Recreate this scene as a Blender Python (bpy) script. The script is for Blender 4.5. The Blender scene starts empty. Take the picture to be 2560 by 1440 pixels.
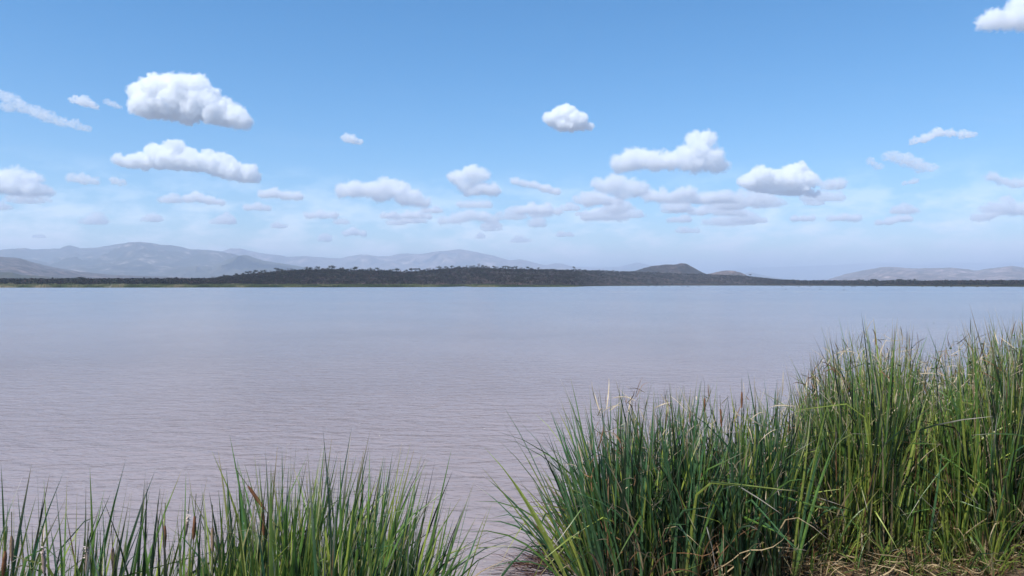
import bpy, bmesh, math, random
import numpy as np
from mathutils import Vector

random.seed(7)
rng = np.random.default_rng(7)
S = bpy.context.scene
COL = S.collection
R = math.radians

# ------------------------------------------------------------------ camera, world, sun, exposure
F = 1862.0            # focal length in photo pixels (2560 wide)
HZ = 710.0            # photo row of the true horizon
H = 3.0               # eye height above the water
cam_d = bpy.data.cameras.new('camera')
cam = bpy.data.objects.new('camera', cam_d)
COL.objects.link(cam)
S.camera = cam
cam_d.sensor_width = 36.0
cam_d.lens = 36.0 * F / 2560.0
cam_d.clip_start = 0.05
cam_d.clip_end = 300000.0
cam.location = (0, 0, H)
cam.rotation_euler = (R(90) - math.atan((720 - HZ) / F), 0, 0)

SUN_EL, SUN_AZ = R(58), R(222)
w = bpy.data.worlds.new('World')
S.world = w
w.use_nodes = True
wn, wl = w.node_tree.nodes, w.node_tree.links
wn.clear()
out = wn.new('ShaderNodeOutputWorld')
bg = wn.new('ShaderNodeBackground')
bg.inputs['Strength'].default_value = 0.130
sky = wn.new('ShaderNodeTexSky')
sky.sky_type = 'NISHITA'
sky.sun_disc = False
sky.sun_elevation = SUN_EL
sky.sun_rotation = SUN_AZ
sky.altitude = 1100
sky.air_density = 1.0
sky.dust_density = 0.1
sky.ozone_density = 2.2
hs = wn.new('ShaderNodeHueSaturation')
hs.inputs['Saturation'].default_value = 1.42
hs.inputs['Hue'].default_value = 0.495
hs.inputs['Value'].default_value = 1.0
wl.new(sky.outputs[0], hs.inputs['Color'])
# thin high veil: noise on a flat layer overhead, so it thins out with true perspective
geo = wn.new('ShaderNodeTexCoord')
sep = wn.new('ShaderNodeSeparateXYZ')
wl.new(geo.outputs['Generated'], sep.inputs[0])
def wmath(op, a, b=None, clamp=False):
    n = wn.new('ShaderNodeMath'); n.operation = op; n.use_clamp = clamp
    for i, v in enumerate((a, b)):
        if v is None: continue
        if isinstance(v, (int, float)): n.inputs[i].default_value = v
        else: wl.new(v, n.inputs[i])
    return n.outputs[0]
zc = wmath('ADD', wmath('MAXIMUM', sep.outputs[2], 0.0), 0.03)
px = wmath('DIVIDE', sep.outputs[0], zc)
py = wmath('DIVIDE', sep.outputs[1], zc)
cmb = wn.new('ShaderNodeCombineXYZ')
wl.new(px, cmb.inputs[0]); wl.new(py, cmb.inputs[1])
mp = wn.new('ShaderNodeMapping')
mp.inputs['Rotation'].default_value = (0, 0, R(28))
mp.inputs['Scale'].default_value = (0.55, 1.1, 1)
mp.inputs['Location'].default_value = (3.1, 1.7, 0)
wl.new(cmb.outputs[0], mp.inputs[0])
nz = wn.new('ShaderNodeTexNoise')
nz.inputs['Scale'].default_value = 0.8
nz.inputs['Detail'].default_value = 9
nz.inputs['Roughness'].default_value = 0.62
nz.inputs['Distortion'].default_value = 0.6
wl.new(mp.outputs[0], nz.inputs['Vector'])
rp = wn.new('ShaderNodeValToRGB')
rp.color_ramp.elements[0].position = 0.56; rp.color_ramp.elements[0].color = (0, 0, 0, 1)
rp.color_ramp.elements[1].position = 0.80; rp.color_ramp.elements[1].color = (0.35, 0.35, 0.35, 1)
wl.new(nz.outputs[0], rp.inputs[0])
mx = wn.new('ShaderNodeMixRGB')
mx.inputs[2].default_value = (5.0, 5.5, 6.3, 1)
fal = wmath('SUBTRACT', 1.0, wmath('MULTIPLY', sep.outputs[2], 3.4), True)
wl.new(wmath('MULTIPLY', rp.outputs[0], fal), mx.inputs[0]); wl.new(hs.outputs[0], mx.inputs[1])
# far mottled cloud field that closes up toward the horizon
mp2 = wn.new('ShaderNodeMapping')
mp2.inputs['Scale'].default_value = (1, 1, 2.6); mp2.inputs['Location'].default_value = (7.3, 2.2, 0)
wl.new(geo.outputs['Generated'], mp2.inputs[0])
nz2 = wn.new('ShaderNodeTexNoise'); nz2.inputs['Scale'].default_value = 15.0
nz2.inputs['Detail'].default_value = 8; nz2.inputs['Roughness'].default_value = 0.6
wl.new(mp2.outputs[0], nz2.inputs['Vector'])
rp2 = wn.new('ShaderNodeValToRGB')
rp2.color_ramp.elements[0].position = 0.43; rp2.color_ramp.elements[0].color = (0, 0, 0, 1)
rp2.color_ramp.elements[1].position = 0.62; rp2.color_ramp.elements[1].color = (1, 1, 1, 1)
wl.new(nz2.outputs[0], rp2.inputs[0])
fal2 = wmath('SUBTRACT', 1.3, wmath('MULTIPLY', sep.outputs[2], 8.5), True)
fac2 = wmath('ADD', wmath('MULTIPLY', wmath('MULTIPLY', rp2.outputs[0], fal2), 0.8), wmath('MULTIPLY', fal2, 0.0))
mx2 = wn.new('ShaderNodeMixRGB'); mx2.inputs[2].default_value = (9.0, 9.3, 9.9, 1)
wl.new(fac2, mx2.inputs[0]); wl.new(mx.outputs[0], mx2.inputs[1])
wl.new(mx2.outputs[0], bg.inputs['Color'])
wl.new(bg.outputs[0], out.inputs['Surface'])

sun_d = bpy.data.lights.new('sun', 'SUN')
sun = bpy.data.objects.new('sun', sun_d)
COL.objects.link(sun)
sun_d.energy = 4.6
sun_d.angle = R(0.5)
sun_d.color = (1.0, 0.95, 0.88)
sv = Vector((math.cos(SUN_EL) * math.sin(SUN_AZ), math.cos(SUN_EL) * math.cos(SUN_AZ), math.sin(SUN_EL)))
sun.rotation_euler = sv.to_track_quat('Z', 'Y').to_euler()
sun.location = sv * 50

S.render.engine = 'CYCLES'
S.view_settings.view_transform = 'Standard'
S.view_settings.look = 'None'
S.view_settings.exposure = 0.38
S.view_settings.gamma = 1.0
S.view_settings.use_curve_mapping = False
S.cycles.max_bounces = 22
S.cycles.diffuse_bounces = 3
S.cycles.glossy_bounces = 3
S.cycles.transmission_bounces = 4
S.cycles.transparent_max_bounces = 8
S.cycles.volume_bounces = 20
S.cycles.use_denoising = True
S.cycles.sample_clamp_indirect = 6

# ------------------------------------------------------------------ helpers
def tag(o, label=None, cat=None, group=None, kind=None):
    if label: o['label'] = label
    if cat: o['category'] = cat
    if group: o['group'] = group
    if kind: o['kind'] = kind
    return o

def mesh_np(name, v, f, col=None, smooth=False):
    v = np.asarray(v, dtype=np.float32).reshape(-1, 3)
    f = np.asarray(f, dtype=np.int32)
    me = bpy.data.meshes.new(name)
    me.vertices.add(len(v)); me.vertices.foreach_set('co', v.ravel())
    k = f.shape[1]
    me.loops.add(f.size); me.loops.foreach_set('vertex_index', f.ravel())
    me.polygons.add(len(f)); me.polygons.foreach_set('loop_start', np.arange(0, f.size, k, dtype=np.int32))
    me.update(calc_edges=True)
    if smooth: me.polygons.foreach_set('use_smooth', np.ones(len(f), dtype=bool))
    if col is not None:
        a = me.color_attributes.new('Col', 'FLOAT_COLOR', 'POINT')
        c = np.ones((len(v), 4), dtype=np.float32); c[:, :3] = np.asarray(col).reshape(-1, 3)
        a.data.foreach_set('color', c.ravel())
    return me

def obj(name, me, mat=None, parent=None, loc=None):
    o = bpy.data.objects.new(name, me)
    COL.objects.link(o)
    if mat is not None and me is not None and not me.materials: me.materials.append(mat)
    if parent is not None: o.parent = parent
    if loc is not None: o.location = loc
    return o

def hash3(ix, iy, iz, seed):
    h = (ix.astype(np.int64) * 374761393 + iy.astype(np.int64) * 668265263 + iz.astype(np.int64) * 2147483647 + seed * 974634777) & 0xFFFFFFFF
    h = ((h ^ (h >> 13)) * 1274126177) & 0xFFFFFFFF
    h = ((h ^ (h >> 16)) * 2246822519) & 0xFFFFFFFF
    return ((h ^ (h >> 15)) & 0xFFFFFF).astype(np.float64) / float(0xFFFFFF)

def vnoise(x, y, z=None, seed=0):
    x = np.asarray(x, float); y = np.asarray(y, float)
    z = np.zeros_like(x) if z is None else np.asarray(z, float)
    ix, iy, iz = np.floor(x), np.floor(y), np.floor(z)
    fx, fy, fz = x - ix, y - iy, z - iz
    fx, fy, fz = [t * t * (3 - 2 * t) for t in (fx, fy, fz)]
    r = 0
    for dx in (0, 1):
        for dy in (0, 1):
            for dz in (0, 1):
                wgt = (fx if dx else 1 - fx) * (fy if dy else 1 - fy) * (fz if dz else 1 - fz)
                r = r + wgt * hash3(ix + dx, iy + dy, iz + dz, seed)
    return r * 2 - 1

def fbm(x, y, z=None, seed=0, octv=4, gain=0.5):
    a, s, n = 1.0, 0.0, 0.0
    r = 0
    for i in range(octv):
        k = 2.03 ** i
        r = r + a * vnoise(np.asarray(x) * k, np.asarray(y) * k, None if z is None else np.asarray(z) * k, seed + i * 17)
        n += a; a *= gain
    return r / n

def prof(pts):
    a = np.array(pts, float)
    return lambda x: np.interp(x, a[:, 0], a[:, 1])

def sstep(a, b, x):
    t = np.clip((x - a) / (b - a), 0, 1)
    return t * t * (3 - 2 * t)

def U(px): return (np.asarray(px, float) - 1280.0) / F
def zat(py, Y): return H + (HZ - np.asarray(py, float)) / F * Y

def grid_faces(n, m):
    i, j = np.meshgrid(np.arange(n - 1), np.arange(m - 1), indexing='ij')
    a = (i * m + j).ravel()
    return np.stack([a, a + m, a + m + 1, a + 1], 1)

# ---- materials
def newmat(name):
    m = bpy.data.materials.new(name); m.use_nodes = True
    n, l = m.node_tree.nodes, m.node_tree.links
    n.clear()
    o = n.new('ShaderNodeOutputMaterial')
    p = n.new('ShaderNodeBsdfPrincipled')
    l.new(p.outputs[0], o.inputs['Surface'])
    return m, n, l, p, o

def ramp(n, stops):
    r = n.new('ShaderNodeValToRGB')
    e = r.color_ramp.elements
    while len(e) < len(stops): e.new(0.5)
    for k, (pos, c) in enumerate(stops):
        e[k].position = pos; e[k].color = (*c, 1)
    return r

def noise_tex(n, l, scale, detail=5, rough=0.55, vec=None, dist=0.0):
    t = n.new('ShaderNodeTexNoise')
    t.inputs['Scale'].default_value = scale
    t.inputs['Detail'].default_value = detail
    t.inputs['Roughness'].default_value = rough
    t.inputs['Distortion'].default_value = dist
    if vec is None:
        g = n.new('ShaderNodeNewGeometry'); vec = g.outputs['Position']
    l.new(vec, t.inputs['Vector'])
    return t

def ground_mat(name, stops, scale, detail=8, rough=0.95, bump=0.0, bscale=1.0, stretch=None):
    m, n, l, p, o = newmat(name)
    vec = None
    if stretch:
        g = n.new('ShaderNodeNewGeometry'); mpn = n.new('ShaderNodeMapping')
        mpn.inputs['Scale'].default_value = stretch
        l.new(g.outputs['Position'], mpn.inputs[0]); vec = mpn.outputs[0]
    t = noise_tex(n, l, scale, detail, 0.62, vec)
    r = ramp(n, stops)
    l.new(t.outputs[0], r.inputs[0]); l.new(r.outputs[0], p.inputs['Base Color'])
    p.inputs['Roughness'].default_value = rough
    p.inputs['Specular IOR Level'].default_value = 0.1
    if bump:
        b = n.new('ShaderNodeBump'); b.inputs['Distance'].default_value = bump
        t2 = noise_tex(n, l, bscale, 6)
        l.new(t2.outputs[0], b.inputs['Height']); l.new(b.outputs[0], p.inputs['Normal'])
    return m

def plant_mat(name, rough=0.45, transl=0.25, spec=0.35, streak=True):
    m, n, l, p, o = newmat(name)
    a = n.new('ShaderNodeAttribute'); a.attribute_name = 'Col'
    src = a.outputs['Color']
    if streak:
        t = noise_tex(n, l, 14.0, 3)
        r = ramp(n, [(0.3, (0.72, 0.72, 0.72)), (0.7, (1.2, 1.2, 1.2))])
        l.new(t.outputs[0], r.inputs[0])
        mm = n.new('ShaderNodeMixRGB'); mm.blend_type = 'MULTIPLY'; mm.inputs[0].default_value = 1
        l.new(src, mm.inputs[1]); l.new(r.outputs[0], mm.inputs[2]); src = mm.outputs[0]
    l.new(src, p.inputs['Base Color'])
    p.inputs['Roughness'].default_value = rough
    p.inputs['Specular IOR Level'].default_value = spec
    if transl > 0:
        tr = n.new('ShaderNodeBsdfTranslucent'); l.new(src, tr.inputs['Color'])
        mix = n.new('ShaderNodeMixShader'); mix.inputs[0].default_value = transl
        l.new(p.outputs[0], mix.inputs[1]); l.new(tr.outputs[0], mix.inputs[2])
        l.new(mix.outputs[0], o.inputs['Surface'])
    return m

M_reed = plant_mat('reed_blade', rough=0.36, transl=0.3, spec=0.5)
M_dry = plant_mat('dry_straw', rough=0.75, transl=0.12, spec=0.1)
M_leaf = plant_mat('tree_foliage', rough=0.9, transl=0.1, spec=0.05, streak=False)

# water
def water_material():
    m, n, l, p, o = newmat('muddy_lake_water')
    g = n.new('ShaderNodeNewGeometry')
    t0 = noise_tex(n, l, 0.05, 4, 0.6)
    rc = ramp(n, [(0.35, (0.29, 0.238, 0.232)), (0.65, (0.35, 0.29, 0.283))])
    l.new(t0.outputs[0], rc.inputs[0])
    # roughness: wind lanes and slicks, streaked along the shore
    mp = n.new('ShaderNodeMapping'); mp.inputs['Scale'].default_value = (0.0012, 0.02, 1)
    l.new(g.outputs['Position'], mp.inputs[0])
    t1 = noise_tex(n, l, 1.0, 4, 0.6, mp.outputs[0], 0.4)
    rr = ramp(n, [(0.35, (0.02,) * 3), (0.65, (0.10,) * 3)])
    l.new(t1.outputs[0], rr.inputs[0])
    def rip(ang, sc, str_, seed, det=3, dist=0.3):
        mq = n.new('ShaderNodeMapping')
        mq.inputs['Rotation'].default_value = (0, 0, R(ang)); mq.inputs['Scale'].default_value = sc
        mq.inputs['Location'].default_value = (seed, seed * 1.7, 0)
        l.new(g.outputs['Position'], mq.inputs[0])
        t = noise_tex(n, l, 1.0, det, 0.5, mq.outputs[0], dist)
        k = n.new('ShaderNodeMath'); k.operation = 'MULTIPLY'; k.inputs[1].default_value = str_
        l.new(t.outputs[0], k.inputs[0]); return k.outputs[0]
    def add(a, b):
        k = n.new('ShaderNodeMath'); k.operation = 'ADD'; l.new(a, k.inputs[0]); l.new(b, k.inputs[1]); return k.outputs[0]
    h = add(rip(8, (1.3, 2.9, 1), 0.085, 3, 3, 0.6), rip(-14, (3.2, 6.5, 1), 0.036, 11, 3, 0.6))
    h = add(h, rip(16, (7, 17, 1), 0.010, 5))
    h = add(h, rip(3, (0.14, 0.5, 1), 0.05, 8, 2))
    b = n.new('ShaderNodeBump'); b.inputs['Distance'].default_value = 1.0
    sx = n.new('ShaderNodeSeparateXYZ'); l.new(g.outputs['Position'], sx.inputs[0])
    def mm_(op, a, c_, clamp=False):
        k = n.new('ShaderNodeMath'); k.operation = op; k.use_clamp = clamp
        for i, v in enumerate((a, c_)):
            if isinstance(v, (int, float)): k.inputs[i].default_value = v
            else: l.new(v, k.inputs[i])
        return k.outputs[0]
    yy = mm_('MAXIMUM', sx.outputs[1], 4.0)
    shelter = mm_('POWER', mm_('DIVIDE', 16.0, yy, True), 0.75)
    l.new(mm_('MULTIPLY', shelter, 1.0), b.inputs['Strength'])
    rgh = mm_('ADD', rr.outputs[0], mm_('MULTIPLY', mm_('SUBTRACT', 1.0, shelter), 0.19))
    l.new(h, b.inputs['Height'])
    df = n.new('ShaderNodeBsdfDiffuse'); l.new(rc.outputs[0], df.inputs['Color']); l.new(b.outputs[0], df.inputs['Normal'])
    gl = n.new('ShaderNodeBsdfGlossy'); l.new(rgh, gl.inputs['Roughness']); l.new(b.outputs[0], gl.inputs['Normal'])
    fb = n.new('ShaderNodeFresnel'); fb.inputs['IOR'].default_value = 1.33; l.new(b.outputs[0], fb.inputs['Normal'])
    ff = n.new('ShaderNodeFresnel'); ff.inputs['IOR'].default_value = 1.33
    mf = n.new('ShaderNodeMath'); mf.operation = 'ADD'; l.new(fb.outputs[0], mf.inputs[0]); l.new(ff.outputs[0], mf.inputs[1])
    mh_ = n.new('ShaderNodeMath'); mh_.operation = 'MULTIPLY'; mh_.inputs[1].default_value = 0.42; l.new(mf.outputs[0], mh_.inputs[0])
    ms = n.new('ShaderNodeMixShader'); l.new(mh_.outputs[0], ms.inputs[0]); l.new(df.outputs[0], ms.inputs[1]); l.new(gl.outputs[0], ms.inputs[2])
    l.new(ms.outputs[0], o.inputs['Surface']); n.remove(p)
    return m
M_water = water_material()
wv = [(-9000, -3, 0), (9000, -3, 0), (9000, 5000, 0), (-9000, 5000, 0)]
tag(obj('water', mesh_np('water', wv, [[0, 1, 2, 3]]), M_water), kind='structure')

# ------------------------------------------------------------------ ground sheets
M_bed = ground_mat('plain_soil', [(0.3, (0.10, 0.08, 0.055)), (0.7, (0.2, 0.16, 0.12))], 0.01)
gv = [(-70000, -70000, -1.5), (70000, -70000, -1.5), (70000, 70000, -1.5), (-70000, 70000, -1.5)]
tag(obj('ground', mesh_np('ground', gv, [[0, 1, 2, 3]]), M_bed), kind='structure')

shore_edge = prof([(-9, 3.6), (-3.5, 3.7), (-1, 3.8), (0.0, 4.2), (0.6, 6.2), (1.6, 7.2), (3, 8.9), (5, 10.2), (9, 12), (30, 16)])
def bank_z(x, y):
    d = shore_edge(x) - y            # metres inland of the water's edge
    z = np.where(d < 0, np.maximum(d * 0.35, -1.3), 0.02 + 0.05 * np.clip(d, 0, 1.6) + 0.30 * np.clip(d - 2.6, 0, 5))
    z = np.minimum(z, 1.35 + 0.004 * np.abs(d))
    return z + 0.03 * vnoise(x * 2.1, y * 2.1, seed=3) * (d > -1)
xs = np.concatenate([np.linspace(-150, -12, 30), np.linspace(-11.8, 14, 170), np.linspace(14.5, 150, 30)])
ys = np.concatenate([np.linspace(-150, -6, 24), np.linspace(-5.8, 16, 150), np.linspace(16.5, 30, 10)])
XX, YY = np.meshgrid(xs, ys, indexing='ij')
v = np.stack([XX, YY, bank_z(XX, YY)], -1)
M_bank = ground_mat('bank_soil', [(0.3, (0.06, 0.042, 0.028)), (0.5, (0.12, 0.085, 0.055)), (0.7, (0.2, 0.15, 0.1))], 6.0, bump=0.03, bscale=25)
tag(obj('bank', mesh_np('bank', v, grid_faces(len(xs), len(ys)), smooth=True), M_bank), kind='structure')

# far shore with the wooded hill
yw = prof([(-600, 719), (0, 719), (300, 719), (700, 718.4), (1000, 718), (1120, 717.3), (1160, 716.2), (1185, 717.6), (1430, 717.2), (1470, 715.6), (1520, 714.9), (1700, 714), (1850, 713.9), (2100, 714.6), (2380, 716.2), (2560, 717), (3200, 717.5)])
def Ys(px): return H * F / (yw(px) - HZ)
sky_line = prof([(-600, 705), (470, 703), (530, 698), (560, 691), (600, 686), (660, 681), (700, 677), (760, 673), (800, 672), (850, 671), (900, 672), (940, 674), (980, 675), (1010, 677), (1040, 675), (1080, 671), (1110, 668), (1150, 666.5), (1180, 665), (1230, 667), (1300, 669.5), (1400, 671.5), (1500, 673.5), (1600, 677.5), (1700, 682), (1800, 684.5), (1870, 688), (1920, 695), (1960, 700), (2000, 702), (2200, 703), (3200, 703)])
crest_off = prof([(-600, 150), (500, 110), (600, 150), (900, 280), (1200, 360), (1500, 380), (1750, 380), (1900, 250), (2000, 150), (3200, 150)])
def Yc(px): return Ys(px) + crest_off(px)
def crest_z(px): return zat(sky_line(px), Yc(px)) - np.interp(px, [500, 620, 900, 1300], [2.6, 2.8, 3.6, 4.2])
def shore_z(px, Y):
    d = Y - Ys(px)
    c = crest_off(px)
    hz = np.maximum(crest_z(px) - 1.2, 0.3)
    t = np.clip((d - 45) / (c - 45), 0, None)
    up = np.where(t < 1, (t ** 0.8) * (1.0 - 0.0 * t), np.maximum(1 - (t - 1) * 0.22, 0.12))
    z = np.where(d < 0, np.maximum(d * 0.02, -1.2), np.clip(d * 0.03, 0, 1.2)) + np.where(d > 45, hz * up, 0)
    x = U(px) * Y
    lump = 2.4 * fbm(x / 60, Y / 60, seed=5, octv=3) * sstep(60, 160, d) * np.clip(hz / 20, 0, 1)
    return z + lump * (t < 1.3) * np.clip(np.abs(1.0 - t) * 3, 0.25, 1)
pxs = np.linspace(-650, 3250, 520)
ts = np.concatenate([np.linspace(-60, 60, 25), np.linspace(70, 700, 60), np.geomspace(730, 40000, 30)])
PX, TT = np.meshgrid(pxs, ts, indexing='ij')
YY = Ys(PX) + TT
v = np.stack([U(PX) * YY, YY, np.maximum(shore_z(PX, YY), np.where(TT > 700, 2.5, -2))], -1)
M_shore = ground_mat('scrub_soil', [(0.38, (0.02, 0.02, 0.015)), (0.55, (0.045, 0.032, 0.028)), (0.75, (0.14, 0.09, 0.075))], 0.03)
far = obj('far_shore', mesh_np('far_shore', v, grid_faces(len(pxs), len(ts)), smooth=True), M_shore)
tag(far, kind='structure')

# mountain ranges and hills, each at its own distance
def mountain(name, pts, D, depth_front, depth_back, stops, nscale, rough_h=0.3, seed=1, foot=None, spur=1.0, n=420, m=80, jit=0.6, stretch=None):
    p = prof(pts)
    x0, x1 = pts[0][0], pts[-1][0]
    px_ = np.linspace(x0, x1, n)
    t = np.concatenate([np.linspace(0, 1, m), np.linspace(1.03, 2, m // 4)])
    PXm, T = np.meshgrid(px_, t, indexing='ij')
    Y = D + np.where(T < 1, (T - 1) * depth_front, (T - 1) * depth_back)
    ylow = HZ + 2
    crest = zat(p(PXm) + jit * fbm(PXm / 9, PXm * 0 + seed, seed=seed, octv=4), D)
    edge = sstep(x0, x0 + 25, PXm) * (1 - sstep(x1 - 25, x1, PXm)) if foot is None else foot(PXm)
    crest = np.maximum(crest * edge, 0.5)
    X = U(PXm) * Y
    L = depth_front
    rid = 1 - np.abs(fbm(X / (L * 0.22), Y / (L * 0.5), seed=seed + 5, octv=5, gain=0.55)) * 2.2
    rid2 = fbm(X / (L * 0.08), Y / (L * 0.1), seed=seed + 9, octv=4)
    base = np.where(T < 1, T ** 1.25, 1 - (T - 1) * 0.8)
    side = np.clip(T * 1.2, 0, 1) * np.clip(np.abs(1 - T) * 4, 0, 1)
    z = crest * np.clip(base + spur * side * (0.42 * (rid - 0.6) + 0.20 * rid2), 0.0, 3) 
    lim = zat(p(PXm) + 1.0, Y)        # spurs stay below the crest line that closes them off
    z = np.where(T < 0.97, np.minimum(z, np.maximum(lim, 1.0)), z) + 0.2
    M = ground_mat(name + '_slope', stops, nscale, detail=10, stretch=stretch)
    o = obj(name, mesh_np(name, np.stack([X, Y, z], -1), grid_faces(n, len(t)), smooth=True), M)
    return tag(o, kind='structure')

scrub = [(0.36, (0.025, 0.035, 0.025)), (0.52, (0.045, 0.045, 0.036)), (0.60, (0.13, 0.105, 0.085)), (0.70, (0.40, 0.33, 0.28))]
scrub_and_shadow = [(0.3, (0.035, 0.045, 0.03)), (0.6, (0.07, 0.065, 0.05)), (0.8, (0.14, 0.11, 0.085))]  # dark scrub; also the cloud shadow painted onto the middle foothills
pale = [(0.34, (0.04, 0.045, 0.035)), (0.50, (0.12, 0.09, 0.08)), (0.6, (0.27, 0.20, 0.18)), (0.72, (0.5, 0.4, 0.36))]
mountain('mountain_range', [(-400, 640), (-150, 630), (0, 625), (30, 622), (60, 620), (80, 623), (110, 623), (150, 621), (160, 616), (175, 613), (190, 617), (200, 621), (240, 619), (290, 611), (320, 606), (350, 605), (385, 608), (400, 612), (425, 612), (450, 616), (475, 623), (520, 625), (545, 628), (580, 634), (640, 650), (700, 668), (780, 685), (860, 700)],
         11500, 5200, 3000, scrub, 0.006, seed=2, jit=1.0)
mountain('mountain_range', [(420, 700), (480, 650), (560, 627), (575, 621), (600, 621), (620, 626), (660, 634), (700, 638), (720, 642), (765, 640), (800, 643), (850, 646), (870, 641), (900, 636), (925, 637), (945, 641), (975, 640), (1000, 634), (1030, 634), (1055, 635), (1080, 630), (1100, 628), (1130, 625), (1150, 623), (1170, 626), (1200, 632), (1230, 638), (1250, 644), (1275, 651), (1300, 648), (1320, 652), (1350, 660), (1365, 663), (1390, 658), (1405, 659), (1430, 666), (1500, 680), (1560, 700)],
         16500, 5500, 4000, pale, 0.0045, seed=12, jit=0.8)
mountain('mountain_range', [(1300, 690), (1400, 672), (1450, 667), (1500, 669), (1550, 667), (1590, 657), (1600, 657), (1625, 663), (1680, 672), (1760, 690), (1800, 700)],
         22000, 4000, 4000, scrub, 0.003, seed=22, jit=0.8)
mountain('foothills', [(250, 700), (330, 685), (430, 670), (490, 664), (530, 667), (550, 657), (570, 648), (590, 641), (610, 637), (625, 640), (640, 646), (665, 653), (700, 658), (760, 668), (860, 680), (960, 700)],
         8200, 1600, 2500, scrub_and_shadow, 0.008, seed=32, jit=1.0)  # cloud shadow on this slope is put into its darker colour
mountain('foothills', [(-300, 640), (0, 642), (25, 643), (50, 646), (80, 655), (110, 663), (150, 671), (200, 679), (280, 687), (450, 693), (560, 697), (640, 702)],
         5200, 2600, 2500, [(0.36, (0.03, 0.032, 0.03)), (0.52, (0.07, 0.055, 0.052)), (0.62, (0.17, 0.125, 0.115)), (0.74, (0.4, 0.31, 0.28))], 0.009, seed=42, jit=0.8, stretch=(1, 3.0, 1))
mountain('foothills', [(-200, 672), (0, 680), (30, 681), (50, 687), (80, 688), (110, 691), (180, 697), (260, 703)],
         2600, 600, 1500, scrub_and_shadow, 0.01, seed=52, jit=0.6)
mountain('hill', [(1500, 692), (1570, 684), (1600, 673), (1625, 666), (1660, 662), (1690, 661), (1705, 658), (1715, 659), (1730, 667), (1750, 678), (1780, 690), (1810, 700)],
         2700, 600, 700, [(0.40, (0.014, 0.016, 0.016)), (0.55, (0.038, 0.03, 0.028)), (0.70, (0.12, 0.085, 0.075))], 0.02, seed=62, jit=1.1)
mountain('hill', [(1730, 700), (1770, 685), (1795, 680), (1815, 676.5), (1835, 677), (1850, 681), (1870, 690), (1890, 700)],
         3200, 500, 600, [(0.35, (0.045, 0.042, 0.032)), (0.5, (0.10, 0.075, 0.065)), (0.64, (0.24, 0.17, 0.15))], 0.02, seed=63, jit=1.1)
mountain('hill', [(1830, 698), (1860, 685), (1873, 680), (1900, 686), (1930, 692), (1970, 698)],
         16000, 1500, 1500, scrub, 0.004, seed=64, jit=0.6, n=120, m=30)
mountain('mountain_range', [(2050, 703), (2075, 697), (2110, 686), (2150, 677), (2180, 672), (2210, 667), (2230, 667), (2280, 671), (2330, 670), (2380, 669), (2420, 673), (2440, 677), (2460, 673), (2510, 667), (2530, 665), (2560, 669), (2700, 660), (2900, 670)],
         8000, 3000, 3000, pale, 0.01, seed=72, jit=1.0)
mountain('mountain_range', [(1700, 690), (1850, 670), (1930, 668), (2060, 664), (2200, 657), (2300, 660), (2400, 656), (2480, 658), (2560, 655), (2800, 662), (3100, 665)],
         30000, 5000, 4000, scrub, 0.003, seed=82, jit=0.5)

# ------------------------------------------------------------------ haze
bm = bmesh.new()
bmesh.ops.create_cube(bm, size=1)
me = bpy.data.meshes.new('haze'); bm.to_mesh(me); bm.free()
hz = obj('haze', me)
hz.scale = (84000, 84000, 903.0)
hz.location = (0, 12000, 900 - 903.0 / 2)
mh = bpy.data.materials.new('pale_air'); mh.use_nodes = True
nh = mh.node_tree.nodes; nh.clear()
oh = nh.new('ShaderNodeOutputMaterial')
pv = nh.new('ShaderNodeVolumePrincipled')
pv.inputs['Color'].default_value = (0.70, 0.81, 0.97, 1)
pv.inputs['Density'].default_value = 1.1e-4
pv.inputs['Density Attribute'].default_value = ''
pv.inputs['Temperature Attribute'].default_value = ''
pv.inputs['Anisotropy'].default_value = 0.0
mh.node_tree.links.new(pv.outputs[0], oh.inputs['Volume'])
me.materials.append(mh)
tag(hz, kind='stuff')

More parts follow.
